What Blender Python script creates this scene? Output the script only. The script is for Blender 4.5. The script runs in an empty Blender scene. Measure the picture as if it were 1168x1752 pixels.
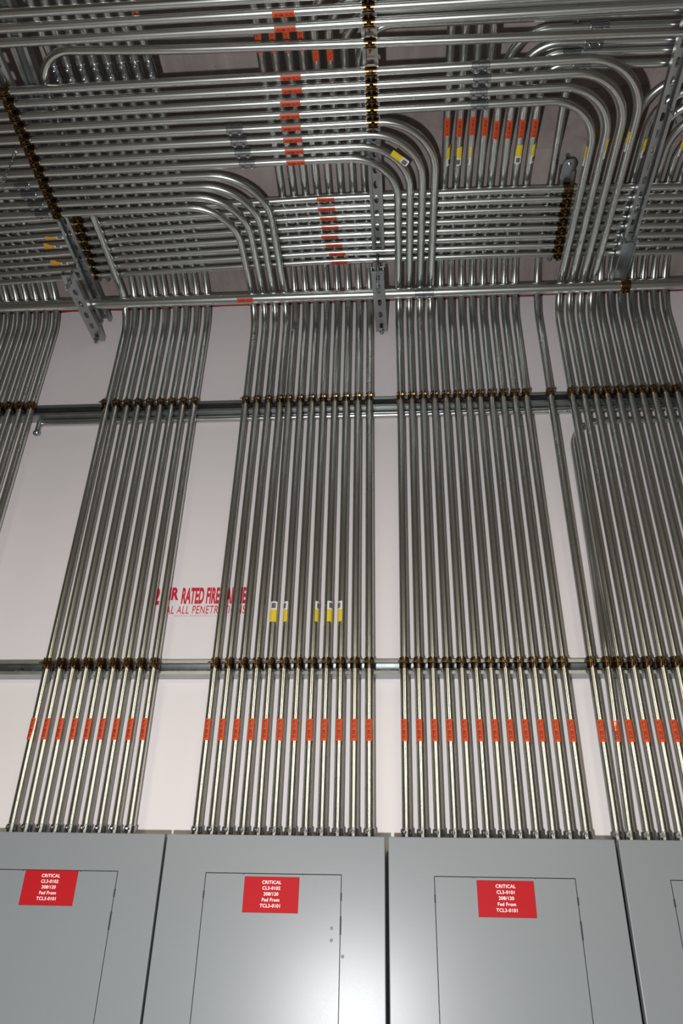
import bpy, bmesh, math, random
from mathutils import Vector, Matrix
random.seed(7)
sc = bpy.context.scene
C = sc.collection
PI = math.pi
EYE = 1.68                                    # height of the photographer's eye above the floor

# ------------------------------------------------------------------ camera
F_PX, PITCH, YAW, ROLL = 1312.98, 0.55554, 0.08095, 0.02658
CAM = Vector((0.032, -2.039, EYE))
fwd = Vector((-math.sin(YAW)*math.cos(PITCH), math.cos(YAW)*math.cos(PITCH), math.sin(PITCH)))
rgt = Vector((math.cos(YAW), math.sin(YAW), 0))
upv = rgt.cross(fwd)
r2 = rgt*math.cos(ROLL) + upv*math.sin(ROLL)
u2 = upv*math.cos(ROLL) - rgt*math.sin(ROLL)
cd = bpy.data.cameras.new('camera')
cd.sensor_fit = 'VERTICAL'; cd.sensor_height = 36.0; cd.lens = F_PX/1752*36.0
cd.clip_start = 0.02
cam = bpy.data.objects.new('camera', cd); C.objects.link(cam)
M3 = Matrix((r2, u2, -fwd)).transposed()
cam.matrix_world = Matrix.Translation(CAM) @ M3.to_4x4()
sc.camera = cam

# ------------------------------------------------------------------ light
w = bpy.data.worlds.new('world'); sc.world = w; w.use_nodes = True
bg = w.node_tree.nodes['Background']
bg.inputs[0].default_value = (1.0, 0.80, 0.52, 1); bg.inputs[1].default_value = 0.05

def lamp(name, kind, loc, power, col, **kw):
    l = bpy.data.lights.new(name, kind); l.energy = power; l.color = col
    for k, v in kw.items(): setattr(l, k, v)
    o = bpy.data.objects.new(name, l); C.objects.link(o); o.location = loc
    return o
# the camera's hand-held flash, left of the lens
lamp('flash', 'POINT', (-0.165, -1.98, EYE-0.11), 146, (0.985, 0.98, 1.0), shadow_soft_size=0.022)
# two rows of fluorescent tubes running away behind the photographer
for x in (-1.35, 1.05):
    lamp('fluorescent_row', 'AREA', (x, -5.3, EYE+1.62), 105, (1.0, 0.905, 0.71), shape='RECTANGLE', size=0.6, size_y=5.2)

vs = sc.view_settings
vs.view_transform = 'Standard'; vs.look = 'None'; vs.gamma = 1.0; vs.use_curve_mapping = False
vs.exposure = 0.0

# ------------------------------------------------------------------ materials
def mat(name, col, rough=0.5, metal=0.0, noise=None, bump=None, rnd=0.0, spec=0.5):
    m = bpy.data.materials.new(name); m.use_nodes = True
    nt = m.node_tree; n = nt.nodes; L = nt.links
    b = n['Principled BSDF']
    b.inputs['Base Color'].default_value = (*col, 1); b.inputs['Roughness'].default_value = rough
    b.inputs['Metallic'].default_value = metal
    if 'Specular IOR Level' in b.inputs: b.inputs['Specular IOR Level'].default_value = spec
    tc = n.new('ShaderNodeTexCoord'); src = tc.outputs['Object']
    if noise:
        scale, amt, ramt, stretch = noise
        mp = n.new('ShaderNodeMapping'); mp.inputs['Scale'].default_value = stretch
        L.new(src, mp.inputs[0])
        nz = n.new('ShaderNodeTexNoise'); nz.inputs['Scale'].default_value = scale; nz.inputs['Detail'].default_value = 4
        L.new(mp.outputs[0], nz.inputs['Vector'])
        mx = n.new('ShaderNodeMix'); mx.data_type = 'RGBA'
        mx.inputs[6].default_value = (*[c*(1-amt) for c in col], 1)
        mx.inputs[7].default_value = (*[min(1, c*(1+amt)) for c in col], 1)
        L.new(nz.outputs['Fac'], mx.inputs[0])
        L.new(mx.outputs[2], b.inputs['Base Color'])
        mr = n.new('ShaderNodeMapRange')
        mr.inputs['To Min'].default_value = max(0.03, rough-ramt); mr.inputs['To Max'].default_value = rough+ramt
        L.new(nz.outputs['Fac'], mr.inputs['Value'])
        if rnd:
            oi = n.new('ShaderNodeObjectInfo'); ad = n.new('ShaderNodeMath'); ad.operation = 'MULTIPLY_ADD'
            ad.inputs[1].default_value = rnd; L.new(oi.outputs['Random'], ad.inputs[0]); L.new(mr.outputs[0], ad.inputs[2])
            L.new(ad.outputs[0], b.inputs['Roughness'])
        else:
            L.new(mr.outputs[0], b.inputs['Roughness'])
    if bump:
        scale, strength, dist = bump
        nb = n.new('ShaderNodeTexNoise'); nb.inputs['Scale'].default_value = scale; nb.inputs['Detail'].default_value = 3
        L.new(src, nb.inputs['Vector'])
        bp = n.new('ShaderNodeBump'); bp.inputs['Strength'].default_value = strength; bp.inputs['Distance'].default_value = dist
        L.new(nb.outputs['Fac'], bp.inputs['Height']); L.new(bp.outputs[0], b.inputs['Normal'])
    return m

STEEL = mat('galvanised_conduit', (0.60, 0.62, 0.60), 0.25, 1.0, (5, 0.08, 0.025, (1, 1, 1)), None, 0.04)
COUP = mat('zinc_die_cast', (0.40, 0.42, 0.44), 0.22, 1.0, (60, 0.10, 0.08, (1, 1, 1)), None)
STRUT = mat('galvanised_channel', (0.42, 0.44, 0.44), 0.40, 1.0, (30, 0.12, 0.08, (1, 1, 1)))
GOLD = mat('yellow_zinc', (0.165, 0.102, 0.046), 0.30, 1.0, (70, 0.35, 0.10, (1, 1, 1)))
SCREW = mat('bright_screw', (0.80, 0.82, 0.84), 0.18, 1.0)
PAINT = mat('grey_enamel', (0.212, 0.229, 0.240), 0.33, 0.0, (400, 0.03, 0.02, (1, 1, 1)), (900, 0.05, 0.0005), spec=0.42)
DARK = mat('dark_gap', (0.02, 0.02, 0.022), 0.6)
WALL = mat('white_drywall', (0.71, 0.665, 0.66), 0.85, 0.0, (3, 0.025, 0.03, (1, 1, 1)), (260, 0.05, 0.001))
RED = mat('red_engraved_plastic', (0.41, 0.008, 0.012), 0.6, spec=0.15)
WHITE = mat('white_lettering', (0.9, 0.9, 0.9), 0.6)
SIGN = mat('red_wall_print', (0.55, 0.01, 0.03), 0.6)
FINE = mat('faint_red_print', (0.50, 0.25, 0.25), 0.7)
ORANGE = mat('orange_sticker', (0.60, 0.070, 0.010), 0.5)
INK = mat('dark_sticker_ink', (0.16, 0.008, 0.004), 0.5)
YELLOW = mat('yellow_tag', (0.72, 0.54, 0.03), 0.45)
AMBER = mat('amber_tag', (0.62, 0.30, 0.02), 0.45)
TAGW = mat('white_tag', (0.72, 0.72, 0.70), 0.5)
BAR = mat('grey_barcode', (0.12, 0.12, 0.13), 0.5)
CAULK = mat('red_fire_caulk', (0.20, 0.012, 0.012), 0.6, 0.0, None, (60, 0.5, 0.004))

def concrete():
    m = bpy.data.materials.new('bare_concrete'); m.use_nodes = True
    nt = m.node_tree; n = nt.nodes; L = nt.links; b = n['Principled BSDF']; b.inputs['Roughness'].default_value = 0.9
    tc = n.new('ShaderNodeTexCoord')
    a = n.new('ShaderNodeTexNoise'); a.inputs['Scale'].default_value = 4; a.inputs['Detail'].default_value = 8; a.inputs['Roughness'].default_value = .65
    mp = n.new('ShaderNodeMapping'); mp.inputs['Scale'].default_value = (9, 1.2, 9)
    s = n.new('ShaderNodeTexNoise'); s.inputs['Scale'].default_value = 4; s.inputs['Detail'].default_value = 5
    v = n.new('ShaderNodeTexVoronoi'); v.inputs['Scale'].default_value = 26
    L.new(tc.outputs['Object'], a.inputs['Vector']); L.new(tc.outputs['Object'], mp.inputs[0]); L.new(mp.outputs[0], s.inputs['Vector'])
    L.new(tc.outputs['Object'], v.inputs['Vector'])
    r = n.new('ShaderNodeValToRGB'); r.color_ramp.elements[0].position = .3; r.color_ramp.elements[1].position = .72
    r.color_ramp.elements[0].color = (0.19, 0.158, 0.145, 1); r.color_ramp.elements[1].color = (0.35, 0.305, 0.285, 1)
    av = n.new('ShaderNodeMath'); av.operation = 'MULTIPLY_ADD'; av.inputs[1].default_value = 0.35
    L.new(s.outputs['Fac'], av.inputs[0]); sc_ = n.new('ShaderNodeMath'); sc_.operation = 'MULTIPLY'; sc_.inputs[1].default_value = .65
    L.new(a.outputs['Fac'], sc_.inputs[0]); L.new(sc_.outputs[0], av.inputs[2]); L.new(av.outputs[0], r.inputs[0])
    vr = n.new('ShaderNodeMapRange'); vr.inputs['From Min'].default_value = .05; vr.inputs['From Max'].default_value = .12
    vr.inputs['To Min'].default_value = .45; vr.inputs['To Max'].default_value = 1.0
    L.new(v.outputs['Distance'], vr.inputs['Value'])
    mx = n.new('ShaderNodeMix'); mx.data_type = 'RGBA'; mx.blend_type = 'MULTIPLY'; mx.inputs[0].default_value = .5
    L.new(r.outputs[0], mx.inputs[6]); L.new(vr.outputs[0], mx.inputs[7]); L.new(mx.outputs[2], b.inputs['Base Color'])
    bp = n.new('ShaderNodeBump'); bp.inputs['Strength'].default_value = .35; bp.inputs['Distance'].default_value = .01
    L.new(a.outputs['Fac'], bp.inputs['Height']); L.new(bp.outputs[0], b.inputs['Normal'])
    return m
CONC = concrete()
FLOOR = mat('sealed_concrete_floor', (0.09, 0.09, 0.088), 0.5, 0.0, (5, 0.1, 0.05, (1, 1, 1)))

# ------------------------------------------------------------------ mesh helpers
def mesh_from(name, bm, mats, smooth=True):
    me = bpy.data.meshes.new(name)
    bmesh.ops.recalc_face_normals(bm, faces=bm.faces)
    bm.to_mesh(me); bm.free()
    for m in (mats if isinstance(mats, (list, tuple)) else [mats]): me.materials.append(m)
    if smooth:
        for p in me.polygons: p.use_smooth = True
        try: me.set_sharp_from_angle(angle=math.radians(21))
        except Exception: pass
    return me

def put(name, me, parent=None, loc=(0, 0, 0), M=None):
    o = bpy.data.objects.new(name, me); C.objects.link(o)
    if parent: o.parent = parent
    if M is not None: o.matrix_local = M
    else: o.location = loc
    return o

def thing(name, label, cat, loc=(0, 0, 0), group=None):
    o = bpy.data.objects.new(name, None); C.objects.link(o); o.location = loc; o.empty_display_size = .05
    o['label'] = label; o['category'] = cat
    if group: o['group'] = group
    return o

def struct(name, bm, m, smooth=False):
    o = put(name, mesh_from(name, bm, m, smooth)); o['kind'] = 'structure'; return o

def box(bm, x0, x1, y0, y1, z0, z1, mi=0):
    v = [bm.verts.new(p) for p in ((x0,y0,z0),(x1,y0,z0),(x1,y1,z0),(x0,y1,z0),(x0,y0,z1),(x1,y0,z1),(x1,y1,z1),(x0,y1,z1))]
    fs = [bm.faces.new([v[i] for i in q]) for q in ((0,3,2,1),(4,5,6,7),(0,1,5,4),(1,2,6,5),(2,3,7,6),(3,0,4,7))]
    for f in fs: f.material_index = mi
    return fs

def bevbox(bm, x0, x1, y0, y1, z0, z1, b=.002, mi=0):
    fs = box(bm, x0, x1, y0, y1, z0, z1, mi)
    es = list({e for f in fs for e in f.edges})
    bmesh.ops.bevel(bm, geom=es, offset=b, segments=2, profile=.5, affect='EDGES')

def cyl(bm, p0, p1, r, seg=12, r1=None, caps=True, mi=0):
    p0 = Vector(p0); p1 = Vector(p1); d = (p1-p0).normalized()
    a = d.orthogonal().normalized(); b = d.cross(a); r1 = r if r1 is None else r1
    A = [bm.verts.new(p0+(a*math.cos(2*PI*i/seg)+b*math.sin(2*PI*i/seg))*r) for i in range(seg)]
    B = [bm.verts.new(p1+(a*math.cos(2*PI*i/seg)+b*math.sin(2*PI*i/seg))*r1) for i in range(seg)]
    fs = [bm.faces.new((A[i], A[(i+1) % seg], B[(i+1) % seg], B[i])) for i in range(seg)]
    if caps: fs += [bm.faces.new(A[::-1]), bm.faces.new(B)]
    for f in fs: f.material_index = mi

def fillet(pts, rads):
    """polyline with rounded corners; pts list of Vector, rads one radius per inner corner"""
    P = [Vector(p) for p in pts]; out = [P[0]]
    for i in range(1, len(P)-1):
        a = (P[i-1]-P[i]); b = (P[i+1]-P[i]); la, lb = a.length, b.length; a.normalize(); b.normalize()
        ang = a.angle(b); r = rads[i-1]
        if PI-ang < 1e-3 or r <= 0: out.append(P[i]); continue
        t = min(r/math.tan(ang/2), la*.98, lb*.98); r = t*math.tan(ang/2)
        c = P[i]+(a+b).normalized()*(r/math.sin(ang/2))
        s = P[i]+a*t-c; e = P[i]+b*t-c; th = s.angle(e); n = max(2, int(th/math.radians(5)))
        ax = s.cross(e).normalized()
        for k in range(n+1): out.append(c+(Matrix.Rotation(th*k/n, 3, ax) @ s))
    out.append(P[-1]); return out

def tube_bm(path, r, seg=20):
    bm = bmesh.new(); P = [Vector(p) for p in path]; rings = []
    d0 = (P[1]-P[0]).normalized(); a = d0.orthogonal().normalized(); prev = d0
    for i, p in enumerate(P):
        d = (P[min(i+1, len(P)-1)]-P[max(i-1, 0)]).normalized()
        q = prev.rotation_difference(d); a = (q @ a); a = (a-d*a.dot(d)).normalized(); b = d.cross(a); prev = d
        rings.append([bm.verts.new(p+(a*math.cos(2*PI*k/seg)+b*math.sin(2*PI*k/seg))*r) for k in range(seg)])
    for A, B in zip(rings, rings[1:]):
        for k in range(seg): bm.faces.new((A[k], A[(k+1) % seg], B[(k+1) % seg], B[k]))
    bm.faces.new(rings[0][::-1]); bm.faces.new(rings[-1])
    return bm

# --- local frames for fittings: +X runs along the pipe, -Z is the side the fitting faces
def frame(p, axis, face):
    x = Vector(axis).normalized(); z = -Vector(face); z = (z-x*z.dot(x)).normalized(); y = z.cross(x)
    return Matrix.Translation(p) @ Matrix((x, y, z)).transposed().to_4x4()

def arc_patch(bm, x0, x1, r, a0, a1, seg=10, th=.0005, mi=0):
    """curved sticker on a pipe running along X; angle 0 = facing -Z"""
    def ring(x, rr): return [bm.verts.new((x, rr*math.sin(a0+(a1-a0)*k/seg), -rr*math.cos(a0+(a1-a0)*k/seg))) for k in range(seg+1)]
    o0, o1, i0, i1 = ring(x0, r+th), ring(x1, r+th), ring(x0, r), ring(x1, r)
    fs = []
    for k in range(seg):
        fs += [bm.faces.new((o0[k], o0[k+1], o1[k+1], o1[k])), bm.faces.new((i0[k], i1[k], i1[k+1], i0[k+1])),
               bm.faces.new((o0[k], i0[k], i0[k+1], o0[k+1])), bm.faces.new((o1[k], o1[k+1], i1[k+1], i1[k]))]
    fs += [bm.faces.new((o0[0], o1[0], i1[0], i0[0])), bm.faces.new((o0[-1], i0[-1], i1[-1], o1[-1]))]
    for f in fs: f.material_index = mi

R34 = 0.0117            # three-quarter-inch conduit
R114 = 0.0192           # the big conduit

def text_mesh(name, body, size, m, align='CENTER', bold=0.0, depth=0.0, xs=1.0, shear=0.0, spacing=1.0):
    cu = bpy.data.curves.new(name, 'FONT'); cu.body = body; cu.size = size; cu.align_x = align; cu.align_y = 'CENTER'
    cu.offset = bold; cu.extrude = depth; cu.shear = shear; cu.space_character = spacing; cu.resolution_u = 3
    o = bpy.data.objects.new(name, cu); C.objects.link(o)
    dg = bpy.context.evaluated_depsgraph_get(); dg.update()
    me = bpy.data.meshes.new_from_object(o.evaluated_get(dg))
    bpy.data.objects.remove(o); bpy.data.curves.remove(cu)
    me.name = name; me.materials.clear(); me.materials.append(m)
    for v in me.vertices: v.co.x *= xs
    return me

def fit(me, w=None, h=None):
    xs = [v.co.x for v in me.vertices]; ys = [v.co.y for v in me.vertices]
    cx, cy = (min(xs)+max(xs))/2, (min(ys)+max(ys))/2
    sx = (w/(max(xs)-min(xs))) if w else 1; sy = (h/(max(ys)-min(ys))) if h else 1
    for v in me.vertices: v.co.x = (v.co.x-cx)*sx; v.co.y = (v.co.y-cy)*sy
    return me

# voltage sticker, wrapped on the pipe
def sticker_meshes(r, half=.70, length=.057):
    bm = bmesh.new(); arc_patch(bm, -length/2, length/2, r+.0001, -half, half, 12)
    st = mesh_from('voltage_sticker', bm, ORANGE)
    tx = fit(text_mesh('lettering', '120/208 VOLTS', .008, INK, bold=.0003), length*.86, .0072)
    bm = bmesh.new(); bm.from_mesh(tx)
    bmesh.ops.triangulate(bm, faces=bm.faces)
    for v in bm.verts:
        a = -v.co.y/r; rr = r+.0001+.0005+.00025
        v.co = Vector((v.co.x, rr*math.sin(a), -rr*math.cos(a)))
    bm.to_mesh(tx); bm.free()
    return st, tx
ST34, TX34 = sticker_meshes(R34)
ST114, TX114 = sticker_meshes(R114, .42, .058)

def tag_mesh(col):
    bm = bmesh.new()
    arc_patch(bm, -.031, .006, R34+.0001, -.95, .95, 12, mi=0)
    arc_patch(bm, .006, .031, R34+.0001, -.95, .95, 12, mi=1)
    arc_patch(bm, .010, .026, R34+.0007, -.5, .5, 8, .0002, mi=2)
    return mesh_from('product_label', bm, [col, TAGW, BAR])
TAGY, TAGA = tag_mesh(YELLOW), tag_mesh(AMBER)

# strut clamp: two half bands, ears on the facing side with a bolt across the pipe
def clamp_meshes(r):
    bm = bmesh.new(); wd = .016; t = .0017; n = 14
    def band(a0, a1):
        arc = []
        for x in (-wd, wd):
            for rr in (r+.0002, r+.0002+t):
                arc.append([bm.verts.new((x, rr*math.sin(a0+(a1-a0)*k/n), -rr*math.cos(a0+(a1-a0)*k/n))) for k in range(n+1)])
        ii, io, oi, oo = arc[0], arc[1], arc[2], arc[3]
        for k in range(n):
            bm.faces.new((ii[k], ii[k+1], oi[k+1], oi[k])); bm.faces.new((io[k], oo[k], oo[k+1], io[k+1]))
            bm.faces.new((ii[k], io[k], io[k+1], ii[k+1])); bm.faces.new((oi[k], oi[k+1], oo[k+1], oo[k]))
        for k in (0, n): bm.faces.new((ii[k], oi[k], oo[k], io[k]))
    band(.17, PI-.05); band(-.17, -PI+.05)
    for s in (-1, 1):
        y = s*(r*math.sin(.17)+.0012)
        bevbox(bm, -wd*.8, wd*.8, y-t/2, y+t/2, -r-.0115, -r+.0014, .0006)
        bevbox(bm, -wd, wd, s*(r*.55)-.003, s*(r*.55)+.003, r*.72, r+.006, .0008)     # foot hooked in the channel
    me = mesh_from('strut_clamp', bm, GOLD)
    bm = bmesh.new()
    z = -r-.0062
    cyl(bm, (0, -.0095, z), (0, .017, z), .0022, 10)
    cyl(bm, (0, -.0095, z), (0, -.0045, z), .0055, 6); cyl(bm, (0, .0042, z), (0, .0088, z), .0055, 4)
    return me, mesh_from('bolt', bm, GOLD)
CL34, BO34 = clamp_meshes(R34)
CL114, BO114 = clamp_meshes(R114)

def coupling_meshes(r, half):
    bm = bmesh.new(); R = r+.0028
    prof = [(-half, r+.0003), (-half, R-.0006), (-half+.001, R), (-.0045, R), (-.004, R-.0012), (.004, R-.0012), (.0045, R), (half-.001, R), (half, R-.0006), (half, r+.0003)]
    rings = [[bm.verts.new((x, q*math.sin(2*PI*k/24), q*math.cos(2*PI*k/24))) for k in range(24)] for x, q in prof]
    for A, B in zip(rings, rings[1:]):
        for k in range(24): bm.faces.new((A[k], A[(k+1) % 24], B[(k+1) % 24], B[k]))
    for k in range(24): bm.faces.new((rings[0][k], rings[-1][k], rings[-1][(k+1) % 24], rings[0][(k+1) % 24]))
    for s in (-1, 1): cyl(bm, (s*half*.55, 0, -R+.001), (s*half*.55, 0, -R-.0022), .0052, 14)
    cm = mesh_from('coupling', bm, COUP)
    bm = bmesh.new(); z = -R-.0022
    cyl(bm, (0, 0, z+.001), (0, 0, z-.0016), .0042, 12, .0036); cyl(bm, (0, 0, z-.0016), (0, 0, z-.0026), .0030, 12, .0015)
    return cm, mesh_from('screw', bm, SCREW)
CO34, SC34 = coupling_meshes(R34, .024)
CO114, SC114 = coupling_meshes(R114, .032)

def connector_meshes():
    bm = bmesh.new(); R = R34+.0030; prof = [(0, R+.002), (.004, R+.002), (.0045, R), (.033, R), (.034, R-.001), (.034, R34)]
    rings = [[bm.verts.new((x, q*math.sin(2*PI*k/24), q*math.cos(2*PI*k/24))) for k in range(24)] for x, q in prof]
    for A, B in zip(rings, rings[1:]):
        for k in range(24): bm.faces.new((A[k], A[(k+1) % 24], B[(k+1) % 24], B[k]))
    cyl(bm, (.0255, 0, -R+.001), (.0255, 0, -R-.003), .0062, 14)
    cm = mesh_from('connector', bm, COUP)
    bm = bmesh.new(); z = -R-.003
    cyl(bm, (.0255, 0, z+.001), (.0255, 0, z-.002), .0048, 6, .0044); cyl(bm, (.0255, 0, z-.002), (.0255, 0, z-.003), .0030, 8, .0012)
    return cm, mesh_from('screw', bm, SCREW)
CONN, CSCR = connector_meshes()

# ------------------------------------------------------------------ room shell
CEIL = EYE+2.226; FAR = EYE+2.40
bm = bmesh.new(); box(bm, -3.2, 3.2, 0, .15, 0, CEIL); struct('wall_back', bm, WALL)
bm = bmesh.new()
prof = [(.15, CEIL), (-.575, CEIL), (-.66, FAR), (-1.8, FAR), (-1.8, FAR+.2), (.15, FAR+.2)]
A = [bm.verts.new((-3.2, y, z)) for y, z in prof]; B = [bm.verts.new((3.2, y, z)) for y, z in prof]
for i in range(6): bm.faces.new((A[i], A[(i+1) % 6], B[(i+1) % 6], B[i]))
bm.faces.new(A); bm.faces.new(B[::-1])
struct('ceiling', bm, CONC)
bm = bmesh.new(); box(bm, -3.2, 3.2, -8.5, .15, -.12, 0); struct('floor', bm, FLOOR)
bm = bmesh.new()                                       # red fire caulk along the wall/ceiling joint
n = 160; rows = []
for i in range(n+1):
    x = -3.2+6.4*i/n; h = .022+.005*random.random(); d = .007+.003*random.random()
    rows.append([bm.verts.new(p) for p in ((x, 0, CEIL-h), (x, -d, CEIL-h*.55), (x, -d*1.1, CEIL))])
for A, B in zip(rows, rows[1:]):
    for k in range(2): bm.faces.new((A[k], A[k+1], B[k+1], B[k]))
struct('trim_1', bm, CAULK, True)

# ------------------------------------------------------------------ panelboards
Z_TOP = EYE+.299; Z_BOT = .55; DEP = .146
HALF = .5*.5085
def panel(xc, label, lines, door, plate):
    r = thing('panelboard', label, 'electrical panel', (xc, 0, Z_BOT), 'panelboards along the wall')
    bm = bmesh.new(); bevbox(bm, -HALF+.003, HALF-.003, -DEP+.012, -.001, 0, Z_TOP-Z_BOT-.002, .0015)
    put('enclosure', mesh_from('enclosure', bm, PAINT), r)
    d0, d1 = door[0]-xc, door[1]-xc; dt = EYE+.2165-Z_BOT; db = .14; g = .0016
    zt = Z_TOP-Z_BOT
    # front trim: one plate with a door opening
    bm = bmesh.new()
    ox = [-HALF, d0-g, d1+g, HALF]; oz = [0, db-g, dt+g, zt]
    def sheet(y): return [[bm.verts.new((x, y, z)) for x in ox] for z in oz]
    f = sheet(-DEP); b_ = sheet(-DEP+.0115)
    for i in range(3):
        for j in range(3):
            if i == 1 and j == 1: continue
            bm.faces.new((f[i][j], f[i][j+1], f[i+1][j+1], f[i+1][j])); bm.faces.new((b_[i][j], b_[i+1][j], b_[i+1][j+1], b_[i][j+1]))
    for j in range(3):
        bm.faces.new((f[0][j], b_[0][j], b_[0][j+1], f[0][j+1])); bm.faces.new((f[3][j], f[3][j+1], b_[3][j+1], b_[3][j]))
        bm.faces.new((f[j][0], f[j+1][0], b_[j+1][0], b_[j][0])); bm.faces.new((f[j][3], b_[j][3], b_[j+1][3], f[j+1][3]))
    bm.faces.new((f[1][1], f[1][2], b_[1][2], b_[1][1])); bm.faces.new((f[2][1], b_[2][1], b_[2][2], f[2][2]))
    bm.faces.new((f[1][1], b_[1][1], b_[2][1], f[2][1])); bm.faces.new((f[1][2], f[2][2], b_[2][2], b_[1][2]))
    bm.edges.ensure_lookup_table()
    es = [e for e in bm.edges if all(abs(v.co.y+DEP) < 1e-6 for v in e.verts) and len(e.link_faces) == 2 and abs(e.link_faces[0].normal.dot(e.link_faces[1].normal)) < .5]
    bm.normal_update()
    es = [e for e in bm.edges if all(abs(v.co.y+DEP) < 1e-6 for v in e.verts) and len(e.link_faces) == 2 and abs(e.link_faces[0].normal.dot(e.link_faces[1].normal)) < .5
          and all(abs(abs(v.co.x)-HALF) < 1e-6 or v.co.z > zt-1e-6 for v in e.verts)]
    bmesh.ops.bevel(bm, geom=es, offset=.002, segments=2, profile=.5, affect='EDGES')
    put('front_trim', mesh_from('front_trim', bm, PAINT), r)
    bm = bmesh.new(); bevbox(bm, d0, d1, -DEP-.0006, -DEP+.0022, db, dt, .0006)
    dr = put('door', mesh_from('door', bm, PAINT), r)
    # dark slots of the hinge side and catch along the door edges
    for sx, x in ((-1, d0-g/2), (1, d1+g/2)):
        for z0, z1 in ((dt-.052, dt-.036), (dt-.118, dt-.082)):
            if sx < 0 and z1 < dt-.06: continue
            bm = bmesh.new(); bevbox(bm, x-.0019, x+.0019, -DEP-.0011, -DEP+.001, z0, z1, .0004)
            put('hinge_slot', mesh_from('hinge_slot', bm, DARK), dr)
    for fx in (.28, .72):
        bm = bmesh.new(); x = d0+(d1-d0)*fx; bevbox(bm, x-.002, x+.002, -DEP-.0009, -DEP+.001, dt-.0014, dt+.0016, .0003)
        put('catch', mesh_from('catch', bm, DARK), dr)
    if lines:
        px, pz = plate[0]-xc, plate[1]-Z_BOT
        bm = bmesh.new(); bevbox(bm, -.0622, .0622, -.0017, .0008, -.0362, .0362, .0006)
        pl = put('name_plate', mesh_from('name_plate', bm, RED), dr, (px, -DEP-.0012, pz)); pl['label'] = 'red plate with white lettering'
        for k, s in enumerate(lines):
            tm = text_mesh('lettering', s, 0.0097, WHITE, bold=.00012, spacing=1.06)
            put('lettering', tm, pl, M=Matrix.Translation((0, -.0019, .0245-.0118*k)) @ Matrix.Rotation(PI/2, 4, 'X'))
    return r
T2 = ['CRITICAL', 'CL3-0102', '208/120', 'Fed From', 'TCL3-0101']
T1 = ['CRITICAL', 'CL3-0101', '208/120', 'Fed From', 'TCL3-0101']
PZ = EYE+.1775
panel(-.770, 'leftmost grey panelboard, cut by the left edge of the picture, with a red CL3-0102 plate', T2, (-.924, -.615), (-.7685, EYE+.1805))
p2 = panel(-.256, 'grey panelboard second from the left, red CL3-0102 plate and bright flash glare', T2, (-.4085, -.1005), (-.2565, EYE+.1745))
p3 = panel(.260, 'grey panelboard with the red plate reading CL3-0101', T1, (.1085, .4155), (.2625, EYE+.1745))
panel(.776, 'grey panelboard cut off by the right edge, no plate in view', None, (.6215, .929), None)
for x, z in ((-.119, EYE+.111), (-.119, EYE+.088), (-.094, EYE+.058)):
    bm = bmesh.new(); bmesh.ops.create_uvsphere(bm, u_segments=12, v_segments=8, radius=.0034, matrix=Matrix.Diagonal((1, .5, 1, 1)))
    put('rivet_head', mesh_from('rivet_head', bm, PAINT), p2, (x+.256, -DEP-.0006, z-Z_BOT))

# ------------------------------------------------------------------ strut channels
def strut_bm(length, depth=.0413, width=.0413, holes=True, pitch=.0508):
    """C channel along +X, web at z=0 (towards +Z it opens), centred on Y"""
    bm = bmesh.new(); t = .0025; hw = width/2; lip = .0095; rt = .007
    prof = [(hw, 0), (hw, depth), (hw-lip, depth), (hw-lip, depth-rt), (hw-lip+t, depth-rt), (hw-lip+t, depth-t), (hw-t, depth-t), (hw-t, t)]
    for s in (-1, 1):
        A = [bm.verts.new((0, s*y, z)) for y, z in prof]; B = [bm.verts.new((length, s*y, z)) for y, z in prof]
        m = len(prof)
        for i in range(m-1): bm.faces.new((A[i], A[i+1], B[i+1], B[i]))
        for X in (A, B):
            bm.faces.new((X[0], X[1], X[6], X[7])); bm.faces.new((X[1], X[2], X[5], X[6])); bm.faces.new((X[2], X[3], X[4], X[5]))
    n = max(1, int(length/pitch)); L = length/n
    def web(z):
        grid = []
        for i in range(n):
            c = (i+.5)*L
            o = [(c-L/2, -hw), (c, -hw), (c+L/2, -hw), (c+L/2, 0), (c+L/2, hw), (c, hw), (c-L/2, hw), (c-L/2, 0)]
            a, b = .0145, .0072
            q = [(c-a*.75, -b*.75), (c, -b), (c+a*.75, -b*.75), (c+a, 0), (c+a*.75, b*.75), (c, b), (c-a*.75, b*.75), (c-a, 0)]
            O = [bm.verts.new((x, y, z)) for x, y in o]; Q = [bm.verts.new((x, y, z)) for x, y in q]
            for k in range(8): bm.faces.new((O[k], O[(k+1) % 8], Q[(k+1) % 8], Q[k]))
            grid.append(Q)
        return grid
    if holes:
        g0, g1 = web(0), web(t)
        for Q0, Q1 in zip(g0, g1):
            for k in range(8): bm.faces.new((Q0[k], Q0[(k+1) % 8], Q1[(k+1) % 8], Q1[k]))
    else: box(bm, 0, length, -hw, hw, 0, t)
    bmesh.ops.remove_doubles(bm, verts=bm.verts, dist=1e-6)
    return bm

def strut_at(name, label, p0, p1, opening, depth=.0413, holes=True, group=None, parent=None, cat='strut channel'):
    p0, p1 = Vector(p0), Vector(p1); x = (p1-p0).normalized(); z = Vector(opening); z = (z-x*z.dot(x)).normalized(); y = z.cross(x)
    me = mesh_from(name, strut_bm((p1-p0).length, depth, holes=holes), STRUT)
    M = Matrix.Translation(p0) @ Matrix((x, y, z)).transposed().to_4x4()
    if parent is None:
        r = thing(name, label, cat, p0, group); put('channel', me, r, M=Matrix.Translation(-p0) @ M); return r
    return put('channel', me, parent, M=Matrix.Translation(-parent.location) @ M)

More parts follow.
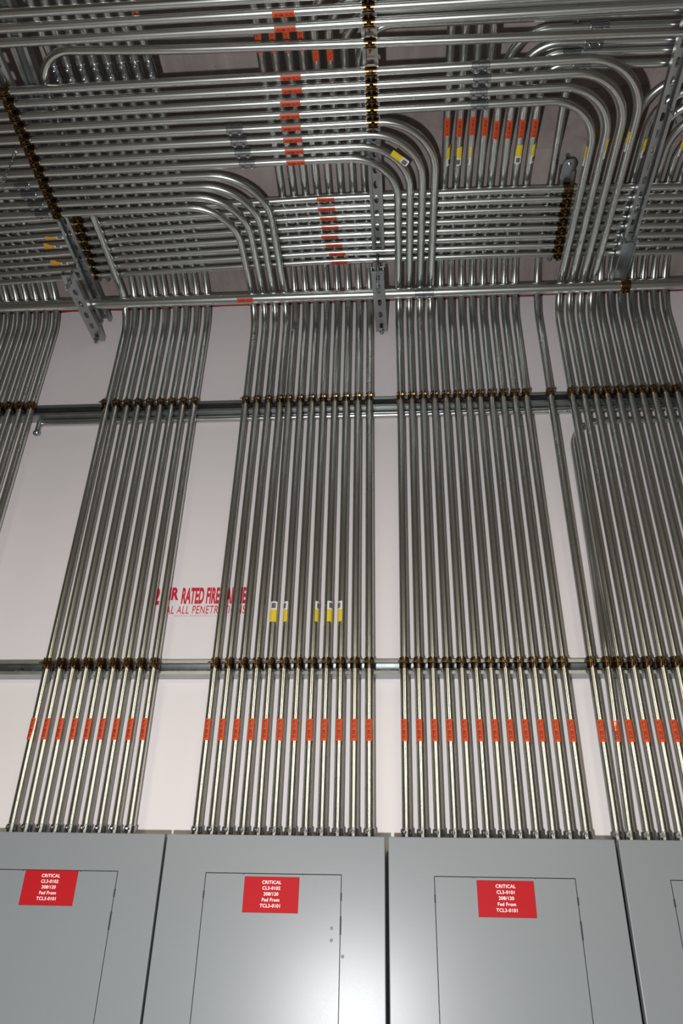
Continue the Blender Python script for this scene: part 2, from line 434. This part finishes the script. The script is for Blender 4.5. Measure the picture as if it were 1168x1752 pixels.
Z1, Z2 = EYE+.7465, EYE+1.678
rail1 = strut_at('strut_rail', 'lower galvanised strut rail across the wall, just above the orange stickers', (-1.75, -.0003, Z1), (1.75, -.0003, Z1), (0, -1, 0), group='strut rails on the wall')
rail2 = strut_at('strut_rail', 'upper galvanised strut rail across the wall, below the curved conduit tops', (-1.75, -.0003, Z2), (1.75, -.0003, Z2), (0, -1, 0), group='strut rails on the wall')
bm = bmesh.new()
cyl(bm, (0, 0, 0), (0, .006, 0), .012, 20); cyl(bm, (0, -.006, 0), (0, 0, 0), .008, 6)
bolt_me = mesh_from('anchor_bolt', bm, COUP)
put('anchor_bolt', bolt_me, rail1, (-1.035+1.75, -.011, -.004))

def rod(parent, x, y, z0, z1):
    bm = bmesh.new(); cyl(bm, (0, 0, z0), (0, 0, z1), .0048, 10)
    for z in (z0+.012, z0+.05):
        cyl(bm, (0, 0, z), (0, 0, z+.007), .0095, 6)
    put('threaded_rod', mesh_from('threaded_rod', bm, COUP), parent, Vector((x, y, 0))-Vector((parent.location.x, parent.location.y, parent.location.z)))

ZS = EYE+2.1215                                      # underside of the hanging channels
HD = .0207
GS = 'strut channels hung below the ceiling'
def hanging(x0, x1, y0, y1, label):
    # opens downward: web up at ZS+HD
    return strut_at('hanging_strut', label, (x0, y0, ZS+HD), (x1, y1, ZS+HD), (0, 0, -1), HD, group=GS)
sL = hanging(-1.028, -1.045, -1.25, -.02, 'long hanging strut at left, crossing the stack of horizontal conduits with dark clamps')
sM = hanging(-.015, -.008, -1.25, -.30, 'long hanging strut at centre with a row of round holes')
sR = hanging(.806, .822, -1.25, -.28, 'long hanging strut at right, leaning beside the curved conduits')
ZL = EYE+2.030
lowL = strut_at('short_strut', 'short holed strut hooked under the big conduit at left', (-1.061, -.325, ZL), (-1.055, -.012, ZL), (0, 0, 1), .0207, group='short struts under the big conduit')
lowM = strut_at('short_strut', 'short holed strut hooked under the big conduit at centre', (-.012, -.292, ZL), (-.003, -.014, ZL), (0, 0, 1), .0207, group='short struts under the big conduit')
for s, x, y in ((lowL, -1.060, -.299), (lowM, -.0115, -.2535)):
    rod(s, x, y, EYE+1.985, FAR-.16)
for s, x in ((lowL, -1.0555), (lowM, -.0035)):
    rod(s, x, -.035, EYE+1.998, EYE+2.10)
# right end: twin side plates that carry the gold strap
lowR = thing('strut_bracket', 'angled strut bracket above the gold strap at right end of the big conduit', 'bracket', (.818, -.130, EYE+2.121))
for sx in (-.0215, .0215):
    bm = bmesh.new(); bevbox(bm, sx-.0015, sx+.0015, -.19, 0, -.022, .020, .0006); put('side_plate', mesh_from('side_plate', bm, STRUT), lowR)
bm = bmesh.new(); bevbox(bm, -.0215, .0215, -.188, -.002, .012, .015, .0006); put('bridge_plate', mesh_from('bridge_plate', bm, STRUT), lowR)
bm = bmesh.new(); cyl(bm, (-.028, -.17, -.006), (.028, -.17, -.006), .005, 10)
for x in (-.03, .024): cyl(bm, (x, -.17, -.006), (x+.006, -.17, -.006), .0095, 6)
put('hex_bolt', mesh_from('hex_bolt', bm, COUP), lowR)
# struts that carry the eight flat conduits
bL = strut_at('hanging_strut', 'strut above the flat eight-conduit run at left, partly hidden, dark clamps below', (-.960, -1.25, EYE+2.2102), (-1.012, -.17, EYE+2.2102), (0, 0, -1), .0410, group=GS)
bR = strut_at('hanging_strut', 'strut above the flat eight-conduit run right of centre, ending at a round hook bracket', (.588, -.53, EYE+2.2102), (.600, -.185, EYE+2.2102), (0, 0, -1), .0410, group=GS)
bm = bmesh.new()
cyl(bm, (0, -.01, -.045), (0, -.01, .012), .0065, 12); cyl(bm, (0, -.01, -.040), (0, -.01, -.033), .021, 20)
bevbox(bm, -.020, .020, -.012, .045, -.034, -.029, .001)
put('beam_hook', mesh_from('beam_hook', bm, COUP), bR, (-.002, -.018, -.006))

# ------------------------------------------------------------------ conduits
Z_A, Z_B, Z_C, Z_BIG = EYE+2.200, EYE+2.157, EYE+2.1095, EYE+2.0742
Y_W = -.0535; RB = .115; RA = .180
def conduit(label, path, rads, r=R34, group=None, root=None, n=28):
    P = [Vector(p) for p in path]; root = Vector(root) if root else P[0]
    t = thing('conduit', label, 'conduit', root, group)
    pts = fillet(P, rads)
    put('tube', mesh_from('tube', tube_bm([p-root for p in pts], r, n), STEEL), t)
    return t
def add(t, name, me, sub, subme, p, axis, face, sname='bolt'):
    M = Matrix.Translation(-t.location) @ frame(Vector(p), axis, face)
    o = put(name, me, t, M=M)
    if subme: put(sname, subme, o)
    return o
UP = (0, 0, 1); X = (1, 0, 0); FR = (0, -1, 0); DN = (0, 0, -1); YAX = (0, 1, 0)
def clamp(t, p, axis, face, big=False): add(t, 'strut_clamp', CL114 if big else CL34, 'bolt', BO114 if big else BO34, p, axis, face)
def sticker(t, p, axis, face, big=False):
    o = add(t, 'voltage_sticker', ST114 if big else ST34, 'lettering', TX114 if big else TX34, p, axis, face, 'lettering'); o['label'] = 'orange voltage sticker'
def coupling(t, p, axis, face, big=False):
    M = Matrix.Translation(-t.location) @ frame(Vector(p), axis, face)
    h = .032 if big else .024
    o = put('coupling', CO114 if big else CO34, t, M=M)
    for s in (-1, 1): put('screw', SC114 if big else SC34, o, (s*h*.55, 0, 0))
def connector(t, p, axis, face): add(t, 'connector', CONN, 'screw', CSCR, p, axis, face, 'screw')
def tag(t, p, axis, face, amber=False):
    o = add(t, 'product_label', TAGA if amber else TAGY, None, None, p, axis, face); o['label'] = 'yellow and white product label'
def turn(a): return (math.sin(a), -math.cos(a), 0)          # horizontal facing, 0 = out of the wall, + = to the right

ZC0 = Z_TOP-.0018; Y_CAB = -.050
def wall_x(xb, xt, z): return xb+(xt-xb)*(z-ZC0)/(Z2-ZC0)
def wall_path(xb, xt, ztop):
    x = lambda z: wall_x(xb, xt, z)
    return [(xb, Y_CAB, ZC0), (x(ZC0+.05), Y_CAB-.001, ZC0+.05), (x(Z1-.03), Y_W, Z1-.03), (x(Z2), Y_W, Z2), (xt, Y_W, ztop)]
def wall_fit(t, xb, xt, ang=-.05, lower=True, sticker_dz=0.0):
    if lower:
        connector(t, (xb, Y_CAB, ZC0), UP, turn(ang-.15))
        z = EYE+.568+sticker_dz; f = (z-ZC0)/(Z1-.03-ZC0)
        sticker(t, (wall_x(xb, xt, z), Y_CAB+(Y_W-Y_CAB)*f, z), (0, (Y_W-Y_CAB)/(Z1-.03-ZC0), 1), turn(ang))
    clamp(t, (wall_x(xb, xt, Z1), Y_W, Z1+.003), DN, FR); clamp(t, (xt, Y_W, Z2+.006), DN, FR)

ORD = ['first', 'second', 'third', 'fourth', 'fifth', 'sixth', 'seventh', 'eighth', 'ninth', 'tenth', 'eleventh', 'twelfth']
rowY = lambda k: -.905+.0362*(k-1)
XL = -1.75
wall_r = [0, 0, 0]

def c_pipe(label, xb, xt, row, rbend, group, **kw):
    """up the wall, under the ceiling, then turning left along a row"""
    y = rowY(row)
    t = conduit(label, wall_path(xb, xt, Z_C)+[(xt, y, Z_C), (XL, y, Z_C)], [0, 0, 0, RB, rbend], group=group)
    clamp(t, (-1.036+.004*(row-6)*-.1, y, Z_C), X, DN)
    return t, y
def a_pipe(label, xb, xt, group, xe=None, ye=-1.7):
    t = conduit(label, wall_path(xb, xt, Z_A)+[((xe if xe is not None else xt), ye, Z_A)], [0, 0, 0, RA], group=group)
    return t

# bundle at the far left
G = 'conduits of the wall bundle cut by the left edge'
for i in range(7):
    x = -1.214-.0373*i
    t = conduit('steel conduit, %s from the right in the wall bundle cut by the left picture edge' % ORD[i], [(x+.012, Y_W, EYE+.28), (x, Y_W, Z2), (x, Y_W, Z_A), (x-.01, -1.7, Z_A)], [0, RA-.010], group=G)
    clamp(t, (x, Y_W, Z2+.006), DN, FR); clamp(t, (x+.008, Y_W, Z1+.003), DN, FR)

# nine-conduit bundle above the left panel
G = 'conduits of the nine-conduit bundle'
for i in range(9):
    xb, xt = -.9345+.0377*i, -.9524+.0389*i
    lab = '%s conduit from the left in the nine-conduit bundle above the leftmost panel' % ORD[i]
    if i == 0:
        y3 = -.985
        t = conduit(lab+', bending right overhead', wall_path(xb, -.945, EYE+2.1335)+[(-.936, -.55, EYE+2.1335), (-.920, y3-.012, EYE+2.1335), (-.55, -.990, Z_C), (1.75, -.940, Z_C)], [0, 0, 0, RB, 2, .105, 2], group=G)
        clamp(t, (-.012, -.9783, Z_C), X, DN); clamp(t, (.812, -.9604, Z_C), X, DN)
    else:
        t = a_pipe(lab, xb, xt, G, xt+.010)
        coupling(t, (xt+.006, -.90, Z_A), YAX, DN)
        if i == 8: sticker(t, (xt+.008, -1.045, Z_A), YAX, DN)
    wall_fit(t, xb, xt, -.10)

# twelve-conduit bundle above the second panel
G = 'conduits of the bundle above the second panel'
for i in range(12):
    xb, xt = -.4655+.0386*i, -.4724+.0388*i
    lab = '%s conduit from the left in the wall bundle above the second panel' % ORD[i]
    if i < 4:
        row = 12-i
        t, y = c_pipe(lab+', curving left overhead', xb, xt+.008, row, .150+.008*i, G)
        coupling(t, (-1.086+.012*i*-.6, y, Z_C), X, (0, .35, -1))
        xt += .008
    else:
        if i < 8:
            t = a_pipe(lab, xb, xt, G)
        else:
            yr = (-1.10, -1.066, -1.030, -.993)[i-8]; zr = EYE+2.172
            t = conduit(lab+', bending right overhead', wall_path(xb, xt, Z_A)+[(xt, -.60, Z_A), (xt, -.80, zr), (xt, yr, zr), (1.75, yr+.02, zr)], [0, 0, 0, RA, .3, .3, .100], group=G)
        if i < 10: sticker(t, (xt, -.955 if i < 8 else -.94, Z_A if i < 8 else EYE+2.172), YAX, DN)
    wall_fit(t, xb, xt, -.06+.02*random.uniform(-1, 1))
    ta = {4: -.05, 5: -.85, 8: .75, 9: -.85, 7: 1.15}.get(i)
    if ta is not None: tag(t, (wall_x(xb, xt, EYE+.902), Y_W, EYE+.902), UP, turn(ta))

# twelve-conduit bundle above the third panel
G = 'conduits of the bundle above the CL3-0101 panel'
for i in range(12):
    xb, xt = .0489+.0387*i, .0587+.0376*i
    lab = '%s conduit from the left in the wall bundle above the CL3-0101 panel' % ORD[i]
    if i < 4:
        row = 8-i
        t, y = c_pipe(lab+', curving left overhead', xb, xt, row, .145+.007*i, G)
        coupling(t, (-.393-.006*i, y, Z_C), X, (0, .35, -1)); sticker(t, (-.246, y, Z_C), X, (0, .05, -1))
        if i == 3: clamp(t, (-.011, y, Z_C), X, DN)
        if i == 1: tag(t, (.018+.045, y+.040, Z_C), (.77, .64, 0), (0, -.2, -1))
    elif i < 8:
        t = a_pipe(lab, xb, xt, G, xt-.006)
        sticker(t, (xt-.002, -.685+.004*(i % 2), Z_A), YAX, DN)
        if i in (4, 5, 6): tag(t, (xt, -.588, Z_A), (0, 1, 0), ((.9, 0, -.5), (0, 0, -1), (-.8, 0, -.6))[i-4])
    else:
        yr = (-.958, -.920, -.893, -.858)[i-8]; zr = EYE+2.172
        t = conduit(lab+', bending right overhead', wall_path(xb, xt, Z_A)+[(xt-.006, -.735, Z_A), (xt-.006, -.815, zr), (xt-.004, yr, zr), (1.75, yr+.03, zr)], [0, 0, 0, RA, .12, .12, .112], group=G)
        coupling(t, ((.592, .585, .530, .565)[i-8], yr+.0037, zr), X, DN)
        sticker(t, (xt-.005, -.668, Z_A), YAX, DN)
        if i in (10, 11): tag(t, (xt-.004, -.585, Z_A), (0, 1, 0), ((0, 0, -1), (.75, 0, -.6))[i-10])
    wall_fit(t, xb, xt, -.28+.02*random.uniform(-1, 1))

# bundle at the right edge
G = 'conduits of the bundle at the right edge'
t = conduit('lone conduit with a gap to its left, first of the right-hand wall bundle', wall_path(.546, .552, Z_A)+[(.530, -1.7, Z_A+.006)], [0, 0, 0, RA], group=G)
wall_fit(t, .546, .552, -.30); clamp(t, (.546, -.375, Z_A), YAX, DN)
t = conduit('conduit bending down behind the right-hand bundle under the upper rail', [(.577, Y_CAB, ZC0), (.577, Y_CAB-.001, ZC0+.05), (.588, Y_W, Z1-.03), (.590, Y_W, Z1+.06), (.606, -.0155, Z1+.36), (.612, -.0155, EYE+1.595), (1.75, -.0155, EYE+1.592)], [0, 0, .3, .6, .105], group=G, root=(.577, Y_CAB, ZC0))
connector(t, (.577, Y_CAB, ZC0), UP, turn(-.4)); clamp(t, (.589, Y_W, Z1+.003), DN, FR)
sticker(t, (.584, -.0520, EYE+.568), (.02, 0, 1), turn(-.3))
for i in range(11):
    xb, xt = .617+.0372*i, .621+.0373*i
    if i < 4:
        t, y = c_pipe('right-hand wall bundle conduit with a bright bend, %s of four curving left overhead' % ORD[i], xb, xt, 4-i, .140+.010*i, G)
        coupling(t, (.287-.006*(i % 2), y, Z_C), X, (0, .35, -1)); sticker(t, ((-.246, -.240, -.231, -.230)[i], y, Z_C), X, (0, .05, -1))
        clamp(t, (-.012, y, Z_C), X, DN)
        if i in (0, 1, 3): tag(t, (xt, (-.625, -.648, 0, -.665)[i], Z_C), (0, 1, 0), ((-1, 0, .30), (1, 0, -.25), 0, (-1, 0, .25))[i])
    else:
        k = i-4; y = -.790+.0345*k
        t = conduit('%s from the left of the seven right-edge conduits curving right overhead' % ORD[k], wall_path(xb, xt, Z_A)+[(xt-.008, y, Z_A), (1.75, y, Z_A)], [0, 0, 0, RA, .115], group=G)
        if k in (1, 4): tag(t, (xt-.006, -.585, Z_A), (0, 1, 0), (.8, 0, -.6))
    wall_fit(t, xb, xt, -.30)

t = conduit('horizontal conduit tucked under the upper strut rail against the wall', [(-1.185, -.0125, EYE+1.6445), (1.75, -.0125, EYE+1.6445)], [])
bm = bmesh.new(); cyl(bm, (0, 0, .05), (0, 0, .012), .0085, 12); bmesh.ops.create_uvsphere(bm, u_segments=16, v_segments=10, radius=.0125, matrix=Matrix.Diagonal((1, 1, .8, 1)))
put('end_fitting', mesh_from('end_fitting', bm, COUP), t, (-.001, -.012, -.052))
# eight flat conduits crossing under the ceiling
G = 'eight flat conduits across the ceiling'
for k in range(8):
    y = -.487+.0360*k
    xa = (-.172, -.172, -.168, -.166, -.170, -.158, -.150, -.145)[k]
    t = conduit('%s of the eight flat parallel conduits crossing below the ceiling, counted from the top' % ORD[k], [(XL, y+.052, Z_B), (-.85, y+.018, Z_B), (-.17, y, Z_B), (.4, y+.002, Z_B), (1.75, y+.034, Z_B)], [6, 6, 6], group=G)
    sticker(t, (xa, y, Z_B), X, (0, .10, -1))
    clamp(t, (-.998+.004*k*-1, y+.022, Z_B), (1, -.03, 0), DN); clamp(t, (.594+.001*k, y+.006, Z_B), X, DN)
    if k in (2, 3, 5): tag(t, ({2: -1.105, 3: -1.125, 5: -1.130}[k], y+.0298, Z_B), X, (0, -.3, -1), True)

# straight conduits nearest the viewer
G = 'straight conduits at the top of the picture'
for k, (y, lab) in enumerate(((-1.104, 'topmost straight conduit, leaving the picture at its top edge'), (-1.069, 'second straight conduit from the top, with an orange sticker near centre'), (-1.033, 'third straight conduit from the top, just above the one that bends at left'))):
    t = conduit(lab, [(XL, y, Z_C), (1.75, y+.008, Z_C)], [], group=G)
    clamp(t, (-1.030, y, Z_C), X, DN); clamp(t, (-.013, y+.004, Z_C), X, DN); clamp(t, (.809, y+.006, Z_C), X, DN)
    if k: sticker(t, (-.229, y+.003, Z_C), X, (0, .12, -1))

# big conduit under the ceiling corner
t = conduit('big horizontal conduit along the wall top, in front of all the bends', [(XL, -.155, Z_BIG), (1.75, -.150, Z_BIG)], [], R114, n=28)
sticker(t, (-.482, -.153, Z_BIG), X, (0, -.45, -1), True); coupling(t, (.148, -.153, Z_BIG), X, (0, .3, -1), True)
clamp(t, (.834, -.151, Z_BIG), X, DN, True)

# ------------------------------------------------------------------ chains
def chain(label, p, n, ln=.019):
    t = thing('jack_chain', label, 'chain', p)
    pts = []
    for k in range(16):
        a = 2*PI*k/16; pts.append(Vector((.0042*math.cos(a), 0, ln*.62*math.sin(a))))
    bm = bmesh.new(); seg = 6; rings = []
    for k in range(16):
        d = (pts[(k+1) % 16]-pts[k-1]).normalized(); nrm = Vector((0, 1, 0)); b = d.cross(nrm)
        rings.append([bm.verts.new(pts[k]+(nrm*math.cos(2*PI*j/seg)+b*math.sin(2*PI*j/seg))*.0013) for j in range(seg)])
    for k in range(16):
        A, B = rings[k], rings[(k+1) % 16]
        for j in range(seg): bm.faces.new((A[j], A[(j+1) % seg], B[(j+1) % seg], B[j]))
    me = mesh_from('link', bm, COUP)
    for k in range(n):
        put('link', me, t, M=Matrix.Translation((random.uniform(-.001, .001), 0, -ln*k)) @ Matrix.Rotation(PI/2*(k % 2)+.5, 4, 'Z'))
chain('thin chain hanging from the left strut among the horizontal conduits', (-1.075, -.735, EYE+2.115), 22)
chain('short chain looped on the right strut near the edge', (.818, -.76, EYE+2.118), 5)

# ------------------------------------------------------------------ print on the wall
s = thing('wall_print', 'red two hour fire rating print on the white wall, partly behind conduits', 'wall sign', (-.55, 0, EYE+.98))
def wall_text(body, x0, x1, z0, z1, m, bold, shear=0.0, spacing=1.0):
    me = fit(text_mesh('lettering', body, .05, m, bold=bold, shear=shear, spacing=spacing), x1-x0, z1-z0)
    put('lettering', me, s, M=Matrix.Translation(((x0+x1)/2+.55, -.0006, (z0+z1)/2-.98)) @ Matrix.Rotation(PI/2, 4, 'X'))
wall_text('2', -.692, -.670, .955, 1.012, SIGN, .0022)
wall_text('HR', -.660, -.6135, .970, 1.012, SIGN, .0024)
wall_text('RATED FIRE', -.604, -.490, .9575, 1.011, SIGN, .0020)
wall_text('BARRIER', -.482, -.394, .9575, 1.011, SIGN, .0020)
wall_text('SEAL ALL PENETRATIONS', -.668, -.408, .9255, .9515, SIGN, .0003, .10, 1.12)
wall_text('FIREWALL INDICATORS Co. Toll Free 1 877', -.618, -.440, .9165, .9215, FINE, 0)
